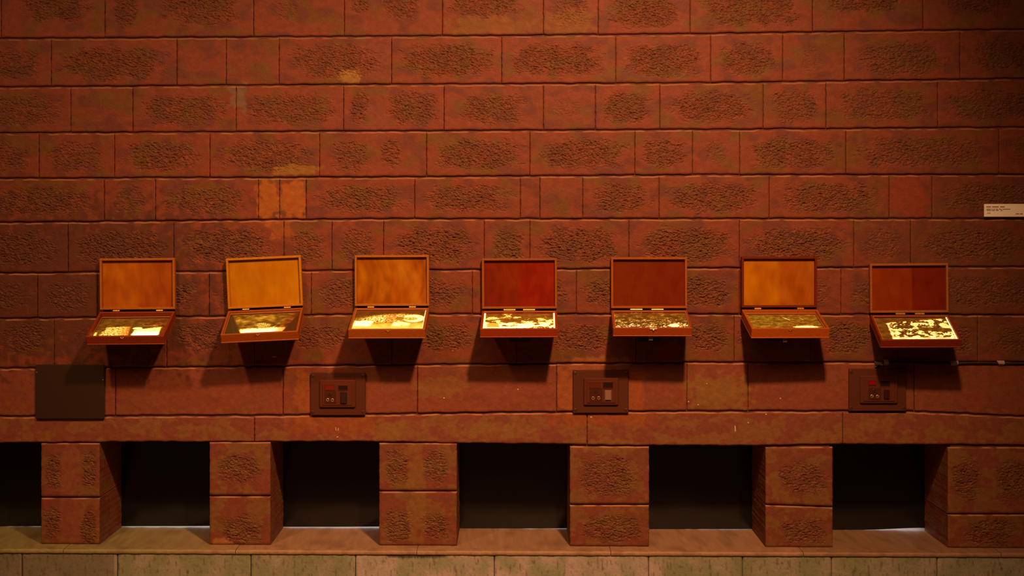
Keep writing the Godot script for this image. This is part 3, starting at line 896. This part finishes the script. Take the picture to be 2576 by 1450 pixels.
# ---------------------------------------------------------------- the small things on the wall
func build_sockets() -> void:
	# board, inner plate, indicator, fuse, switch as [x0, y0, x1, y1]; then the three holes
	var spec := [
		[[782, 937.5, 920.5, 1044.5], [805.5, 955, 895.5, 1024], [820, 967, 843, 980], [854, 969, 876, 979.5], [858, 985, 875, 1014], [[833.4, 990.7], [826.7, 1004], [838.6, 1005]], Color(0.15, 0.014, 0.008), Color(0.035, 0.012, 0.008), "first brown socket board from the left, red indicator window and dark rocker switch"],
		[[1441, 930.5, 1581, 1039], [1467.5, 950, 1555, 1018.5], [1482, 960.7, 1508, 974], [1516, 960.7, 1540.5, 974], [1520, 980, 1537, 1006], [[1497.6, 983.4], [1491, 1000], [1505, 999.5]], Color(0.10, 0.018, 0.01), Color(0.20, 0.11, 0.085), "brown socket board in the middle of the wall, with a pale grey rocker switch"],
		[[2133, 927, 2277.5, 1034], [2160, 944, 2254.5, 1014], [2181, 957, 2198, 966.5], [2209, 957, 2234, 970], [2218, 979, 2233, 1003], [[2194, 981], [2188.5, 995], [2202.5, 995.5]], Color(0.24, 0.003, 0.003), Color(0.03, 0.010, 0.008), "dark socket board at the right below the rightmost box, with a bright red indicator"],
	]
	for q in spec:
		var b: Array = q[0]
		var c := at((b[0] + b[2]) / 2.0, (b[1] + b[3]) / 2.0)
		var root := thing("socket_board", Vector3(c.x, at(0, b[3]).y, 0.003))
		tag(root, q[8], "socket board", "brown electric socket boards")
		var o := Vector3(-c.x, -at(0, b[3]).y, 0)
		var slab := func(r: Array, z0: float, z1: float, bev: float, s: Shape) -> void:
			var p := at(r[0], r[1])
			var u := at(r[2], r[3])
			s.box(Vector3((p.x + u.x) / 2.0, (p.y + u.y) / 2.0, (z0 + z1) / 2.0) + o, Vector3(u.x - p.x, p.y - u.y, z1 - z0), bev)
		var s := Shape.new()
		slab.call(b, 0.0, 0.012, 0.003, s)
		part("backing_board", s, M.board, root)
		s = Shape.new()
		var i: Array = q[1]
		slab.call(i, 0.012, 0.024, 0.004, s)
		slab.call([i[0] + 8, i[1] + 8, i[2] - 8, i[3] - 6], 0.024, 0.0275, 0.002, s)
		var inner := part("switch_box", s, M.box_plastic, root)
		for n in 2:                                        # the frames and faces of the two windows
			var r: Array = q[2 + n]
			s = Shape.new()
			slab.call([r[0] - 1.5, r[1] - 1.5, r[2] + 1.5, r[1]], 0.0275, 0.0300, 0.0005, s)
			slab.call([r[0] - 1.5, r[3], r[2] + 1.5, r[3] + 1.5], 0.0275, 0.0300, 0.0005, s)
			slab.call([r[0] - 1.5, r[1], r[0], r[3]], 0.0275, 0.0300, 0.0005, s)
			slab.call([r[2], r[1], r[2] + 1.5, r[3]], 0.0275, 0.0300, 0.0005, s)
			part("window_frame", s, M.box_plastic, inner)
			s = Shape.new()
			s.tint = q[6] if n == 0 else Color(0.02, 0.008, 0.006)
			slab.call([r[0] + 0.3, r[1] + 0.3, r[2] - 0.3, r[3] - 0.3], 0.0276, 0.0290, 0.0008, s)
			var face := part("indicator" if n == 0 else "fuse_carrier", s, M.plastic, inner)
			if n == 0: tag(face, "red indicator window")
		s = Shape.new()
		s.tint = Color(0.060, 0.016, 0.010)
		slab.call([q[5][1][0] - 8, q[5][0][1] - 7, q[5][2][0] + 9, q[5][1][1] + 9], 0.0276, 0.0296, 0.0012, s)
		var outlet := part("socket_outlet", s, M.plastic, inner)
		for n in 3:
			s = Shape.new()
			var r := 0.0068 if n == 0 else 0.0064
			s.lathe(at(q[5][n][0], q[5][n][1]) + o + Vector3(0, 0, 0.0285), [[r, 0.0], [r, 0.0030], [r * 0.86, 0.0036], [r * 0.56, 0.0004], [0.0, 0.0004]], Basis.IDENTITY, 16)
			part("socket_hole", s, M.hole if n == 0 else M.brass_bright, outlet)
		s = Shape.new()
		s.tint = q[7]
		var w: Array = q[4]
		slab.call(w, 0.0276, 0.0300, 0.001, s)
		var m := at((w[0] + w[2]) / 2.0, (w[1] + w[3]) / 2.0) + o
		s.box(m + Vector3(0, 0, 0.0310), Vector3((w[2] - w[0] - 3.0) * S, (w[3] - w[1] - 3.0) * S, 0.004), 0.0012, Basis(Vector3(1, 0, 0), -0.10))
		part("rocker_switch", s, M.plastic, inner)
		for x in [b[0] + 6, b[2] - 7]:
			for y in [b[1] + 8, b[3] - 8]:
				s = Shape.new()
				s.lathe(at(x, y) + o + Vector3(0, 0, 0.012), [[0.0072, 0.0], [0.0068, 0.0012], [0.0046, 0.0018], [0.0044, 0.0010], [0.0, 0.0010]], Basis.IDENTITY, 16)
				part("screw", s, M.screw, root)
	# blank cover plate
	var p := at(91.5, 917)
	var u := at(265, 1053.5)
	var root := thing("cover_plate", Vector3((p.x + u.x) / 2.0, u.y, 0.003))
	tag(root, "large blank dark brown cover plate below the leftmost box", "cover plate")
	var s := Shape.new()
	s.box(Vector3(0, (p.y - u.y) / 2.0, 0.006), Vector3(u.x - p.x, p.y - u.y, 0.012), 0.003)
	part("plate", s, M.cover, root)
	for x in [-1, 1]:
		s = Shape.new()
		s.lathe(Vector3(x * ((u.x - p.x) / 2.0 - 0.006), (p.y - u.y) * (0.72 if x > 0 else 0.86), 0.012), [[0.0026, 0.0], [0.0026, 0.0008], [0.0, 0.0014]], Basis.IDENTITY, 10)
		part("screw", s, M.brass, root)


func build_label() -> void:
	var p := at(2474, 513.5)
	var u := at(2650, 546)
	var root := thing("caption_card", Vector3((p.x + u.x) / 2.0, u.y, 0.004))
	tag(root, "small cream caption card with lines of tiny dark print at the right edge", "caption card")
	var o := -root.position
	var s := Shape.new()
	s.box(Vector3((p.x + u.x) / 2.0, (p.y + u.y) / 2.0, 0.0075) + o, Vector3(u.x - p.x, p.y - u.y, 0.005), 0.0014)
	part("card", s, M.card, root)
	# the print on it is too small to read: words as dashes of ink
	for line in [[520.9, 1.9, [[2479, 2491], [2493.5, 2510.5], [2513.5, 2525.5]]], [526.7, 1.5, [[2479.5, 2490.5], [2492, 2495], [2496.5, 2501], [2502.5, 2509], [2511, 2518], [2520, 2540]]], [529.9, 1.5, [[2479.5, 2491], [2493, 2500.5], [2503, 2510], [2515, 2519.5]]], [536.8, 1.2, [[2481, 2490]]], [538.5, 1.6, [[2553, 2562], [2564, 2571]]]]:
		s = Shape.new()
		for wd in line[2]:
			var a := at(wd[0], line[0] - line[1] / 2.0)
			var b := at(wd[1], line[0] + line[1] / 2.0)
			s.box(Vector3((a.x + b.x) / 2.0, (a.y + b.y) / 2.0, 0.0102) + o, Vector3(b.x - a.x, a.y - b.y, 0.0004), 0.0)
		part("line_of_print", s, M.ink, root)


func build_cable() -> void:
	var pts := []
	for k in 60:
		var x := lerpf(2760, 2236, k / 59.0)
		pts.append(at(x, 913.2 + 0.8 * sin(x * 0.03) + 0.5 * sin(x * 0.011)) + Vector3(0, 0, 0.0085))
	for q in [[2226, 913.5], [2216, 915.5], [2207, 919], [2200, 924]]:
		pts.append(at(q[0], q[1]) + Vector3(0, 0, 0.009))
	var s := Shape.new()
	s.tube(pts, 0.0042)
	tag(part("cable", s, M.rubber), "black cable along the joint at the right, running to the dark socket board", "cable")
	var spots := [[2209, 915.5, 21, 10, 0.12, "grey tape tab, leftmost of four, just above the dark socket board"], [2228, 912.5, 12, 15, 0.0, "upright grey tape tab, second of four on the cable"], [2398, 914, 22, 12, -0.02, "slanted grey tape tab on the cable right of the rightmost box"], [2515.5, 913.4, 19, 12, 0.02, "tan tape tab on the cable nearest the right edge"]]
	for q in spots:
		s = Shape.new()
		var m := at(q[0], q[1]) + Vector3(0, 0, 0.0135)
		var w: float = q[2] * S / 2.0
		var h: float = q[3] * S / 2.0
		var t := Basis(Vector3(0, 0, 1), -q[4])
		var skew: float = 0.008 if q[2] > 15 else 0.0
		# a strip folded over the cable: flat flaps above and below, raised in the middle
		var prof := [[h, -0.009], [h * 0.55, -0.004], [h * 0.3, 0.0], [-h * 0.3, 0.0], [-h * 0.55, -0.004], [-h, -0.009]]
		for n in prof.size() - 1:
			var a0 := Vector3(-w + skew * (1.0 - n / 5.0) * 0.0 + skew * n / 5.0, prof[n][0], prof[n][1])
			var a1 := Vector3(-w + skew * (n + 1) / 5.0, prof[n + 1][0], prof[n + 1][1])
			var b0 := Vector3(w, prof[n][0], prof[n][1])
			var b1 := Vector3(w, prof[n + 1][0], prof[n + 1][1])
			s.quad(t * a1, t * b1, t * b0, t * a0)
			var back := Vector3(0, 0, -0.0006)
			s.quad(t * (a0 + back), t * (b0 + back), t * (b1 + back), t * (a1 + back))
		var o := part("tape_tab", s, M.tape)
		o.position = m
		tag(o, q[5], "tape tab", "tape tabs on the cable")


func build_lamps() -> void:
	for q in [["warm ceiling spotlight above the right half of the wall", Vector3(0.75, 4.2, 3.6), Vector3(0.12, 1.4, 0), 31.0, 31.0], ["weaker warm ceiling spotlight above the left half of the wall", Vector3(-2.3, 4.2, 3.4), Vector3(-1.95, 1.15, 0), 9.0, 30.0]]:
		var lamp := SpotLight3D.new()
		lamp.name = "spot_beam"
		lamp.light_color = Color(1.0, 0.722, 0.496)
		lamp.light_energy = q[3]
		lamp.light_size = 0.13
		lamp.spot_range = 14.0
		lamp.spot_attenuation = 2.0
		lamp.spot_angle = q[4]
		lamp.spot_angle_attenuation = 1.0
		lamp.shadow_enabled = true
		add_child(lamp, true)
		lamp.look_at_from_position(q[1], q[2])
	# added unseen fill light, standing in for bounce and any other lamps
	var panel := AreaLight3D.new()
	panel.name = "soft_fill_light"
	panel.light_color = Color(1.0, 0.74, 0.52)
	panel.light_energy = 9.5
	panel.area_size = Vector2(3.2, 1.6)
	panel.area_range = 14.0
	panel.area_attenuation = 2.0
	panel.shadow_enabled = true
	add_child(panel)
	panel.look_at_from_position(Vector3(-0.3, 4.5, 4.6), Vector3(-0.3, 0.4, 1.6))


# ---------------------------------------------------------------- the scene
func _ready() -> void:
	var cam := Camera3D.new()
	cam.name = "camera"
	cam.position = Vector3(0, EYE, DIST)
	cam.projection = Camera3D.PROJECTION_FRUSTUM
	cam.near = 0.1
	cam.far = 60.0
	cam.size = 1450.0 * S / DIST * cam.near
	cam.frustum_offset = Vector2(0, -(725.0 - HORIZON) * S / DIST * cam.near)
	add_child(cam)
	cam.current = true
	var env := Environment.new()
	env.background_mode = Environment.BG_COLOR
	env.background_color = Color(0.93, 0.96, 1.0)
	env.background_energy_multiplier = SKY_ENERGY
	env.tonemap_mode = Environment.TONE_MAPPER_LINEAR
	env.tonemap_exposure = 1.0
	env.sdfgi_enabled = true
	env.ssao_enabled = true
	env.ssil_enabled = true
	var we := WorldEnvironment.new()
	we.name = "environment"
	we.environment = env
	add_child(we)
	build_lamps()

	for q in [[rough_noise, 3, 3], [ridge_noise, 14, 2], [pit_noise, 9, 2], [low_noise, 21, 2], [mid_noise, 33, 3], [fine_noise, 47, 2]]:
		q[0].seed = q[1]
		q[0].noise_type = FastNoiseLite.TYPE_SIMPLEX_SMOOTH
		q[0].frequency = 1.0
		q[0].fractal_octaves = q[2]
	rough_noise.fractal_gain = 0.55
	patches_of_paint_and_shade = [
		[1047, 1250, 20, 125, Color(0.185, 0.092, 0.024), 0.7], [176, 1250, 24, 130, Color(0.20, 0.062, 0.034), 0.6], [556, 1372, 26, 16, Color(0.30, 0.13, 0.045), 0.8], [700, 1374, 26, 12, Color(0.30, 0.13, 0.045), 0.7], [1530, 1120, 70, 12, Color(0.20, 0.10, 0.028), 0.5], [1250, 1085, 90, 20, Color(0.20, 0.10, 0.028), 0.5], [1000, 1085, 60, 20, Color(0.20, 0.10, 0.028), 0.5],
		[140, 715, 400, 190, Color(0.075, 0.024, 0.012), 0.75], [2440, 660, 250, 230, Color(0.10, 0.034, 0.016), 0.45],  # dim zones left and right: weak lamp light and grime painted into the stone
		[676, 502, 26, 50, Color(0.26, 0.085, 0.010), 0.9], [738, 500, 30, 48, Color(0.27, 0.080, 0.012), 0.9], [705, 578, 26, 22, Color(0.26, 0.075, 0.012), 0.6],
		[745, 428, 58, 12, Color(0.20, 0.095, 0.016), 0.9], [885, 192, 30, 16, Color(0.24, 0.13, 0.030), 0.9], [598, 245, 20, 34, Color(0.14, 0.085, 0.050), 0.8],
		[842, 1065, 110, 26, Color(0.24, 0.062, 0.012), 0.6], [768, 1000, 24, 60, Color(0.24, 0.070, 0.014), 0.8], [1510, 1050, 130, 20, Color(0.24, 0.062, 0.014), 0.7],
		[1428, 985, 24, 50, Color(0.25, 0.075, 0.016), 0.8], [1600, 985, 24, 60, Color(0.24, 0.065, 0.016), 0.8], [1505, 916, 80, 16, Color(0.26, 0.085, 0.025), 0.7],
		[1806, 985, 76, 40, Color(0.20, 0.100, 0.022), 0.8], [940, 150, 40, 60, Color(0.150, 0.040, 0.022), 0.8], [945, 300, 28, 40, Color(0.16, 0.045, 0.026), 0.7],
		[2290, 495, 50, 48, Color(0.19, 0.034, 0.014), 0.8], [1105, 975, 60, 24, Color(0.20, 0.095, 0.022), 0.6], [1240, 65, 110, 22, Color(0.165, 0.070, 0.014), 0.7], [1430, 55, 60, 28, Color(0.165, 0.070, 0.014), 0.7],
	]
	var grain := grain_image(0.03, 0.30, 0.76, 1.04, 71)
	var speck := grain_image(0.09, 0.09, 0.1, 0.9, 72, 384)
	var tri := {"uv1_triplanar": true, "uv1_world_triplanar": true}
	mat("stone", Color(1, 1, 1), 0.62, {"vertex_color_use_as_albedo": true, "uv1_triplanar": true, "uv1_world_triplanar": true, "uv1_scale": Vector3(5.2, 5.2, 5.2), "heightmap_enabled": true, "heightmap_texture": speck, "heightmap_scale": 0.05, "metallic_specular": 0.35})
	mat("mortar", Color(1, 1, 1), 0.9, {"vertex_color_use_as_albedo": true})
	mat("ledge", Color(1, 1, 1), 0.6, {"vertex_color_use_as_albedo": true, "uv1_triplanar": true, "uv1_world_triplanar": true, "uv1_scale": Vector3(3, 3, 3), "heightmap_enabled": true, "heightmap_texture": speck, "heightmap_scale": 0.08})
	mat("plinth", Color(1, 1, 1), 0.6, {"vertex_color_use_as_albedo": true})
	mat("floor", Color(0.30, 0.19, 0.11), 0.5)
	mat("room", Color(0.24, 0.14, 0.09), 0.8)
	mat("ground", Color(0.6, 0.58, 0.52), 0.9)
	mat("black", Color(0.006, 0.006, 0.006), 0.16, {"metallic_specular": 0.5})
	mat("wood", Color(0.22, 0.05, 0.012), 0.42, {"metallic_specular": 0.3, "albedo_texture": grain, "uv1_triplanar": true, "uv1_scale": Vector3(6, 6, 6)})
	mat("veneer", Color(1, 1, 1), 0.6, {"metallic_specular": 0.18, "vertex_color_use_as_albedo": true})
	mat("bead", Color(0.45, 0.22, 0.06), 0.35)
	mat("dark", Color(0.02, 0.012, 0.008), 0.7)
	mat("glass", Color(1, 1, 1), 0.03, {"transparency": BaseMaterial3D.TRANSPARENCY_ALPHA})
	M.glass.albedo_color = Color(0.02, 0.02, 0.02, 0.03)
	M.glass.metallic_specular = 0.2
	mat("strip", Color(0.9, 0.85, 0.6), 0.5, {"emission_enabled": true, "emission": Color(1.0, 0.92, 0.62), "emission_energy_multiplier": 1.6})
	mat("brass", Color(0.75, 0.48, 0.18), 0.32, {"metallic": 0.9})
	mat("brass_bright", Color(0.95, 0.85, 0.75), 0.3, {"metallic": 0.9})
	mat("bracket", Color(0.02, 0.014, 0.010), 0.6)
	mat("grey", Color(0.18, 0.12, 0.10), 0.5)
	mat("board", Color(0.078, 0.021, 0.009), 0.35)
	mat("box_plastic", Color(0.090, 0.024, 0.012), 0.25)
	mat("plastic", Color(1, 1, 1), 0.25, {"vertex_color_use_as_albedo": true})
	mat("hole", Color(0.05, 0.03, 0.025), 0.3, {"metallic": 0.5})
	mat("screw", Color(0.09, 0.05, 0.03), 0.35, {"metallic": 0.6})
	mat("cover", Color(0.030, 0.014, 0.007), 0.4)
	mat("card", Color(0.84, 0.80, 0.72), 0.6)
	mat("ink", Color(0.05, 0.03, 0.02), 0.7)
	mat("rubber", Color(0.014, 0.010, 0.008), 0.5)
	mat("fleck", Color(0.55, 0.45, 0.38), 0.7)
	mat("tape", Color(0.32, 0.25, 0.22), 0.5)

	build_wall()
	build_piers()
	build_flecks()
	build_room()
	build_niche_panels()
	build_boxes()
	build_sockets()
	build_label()
	build_cable()
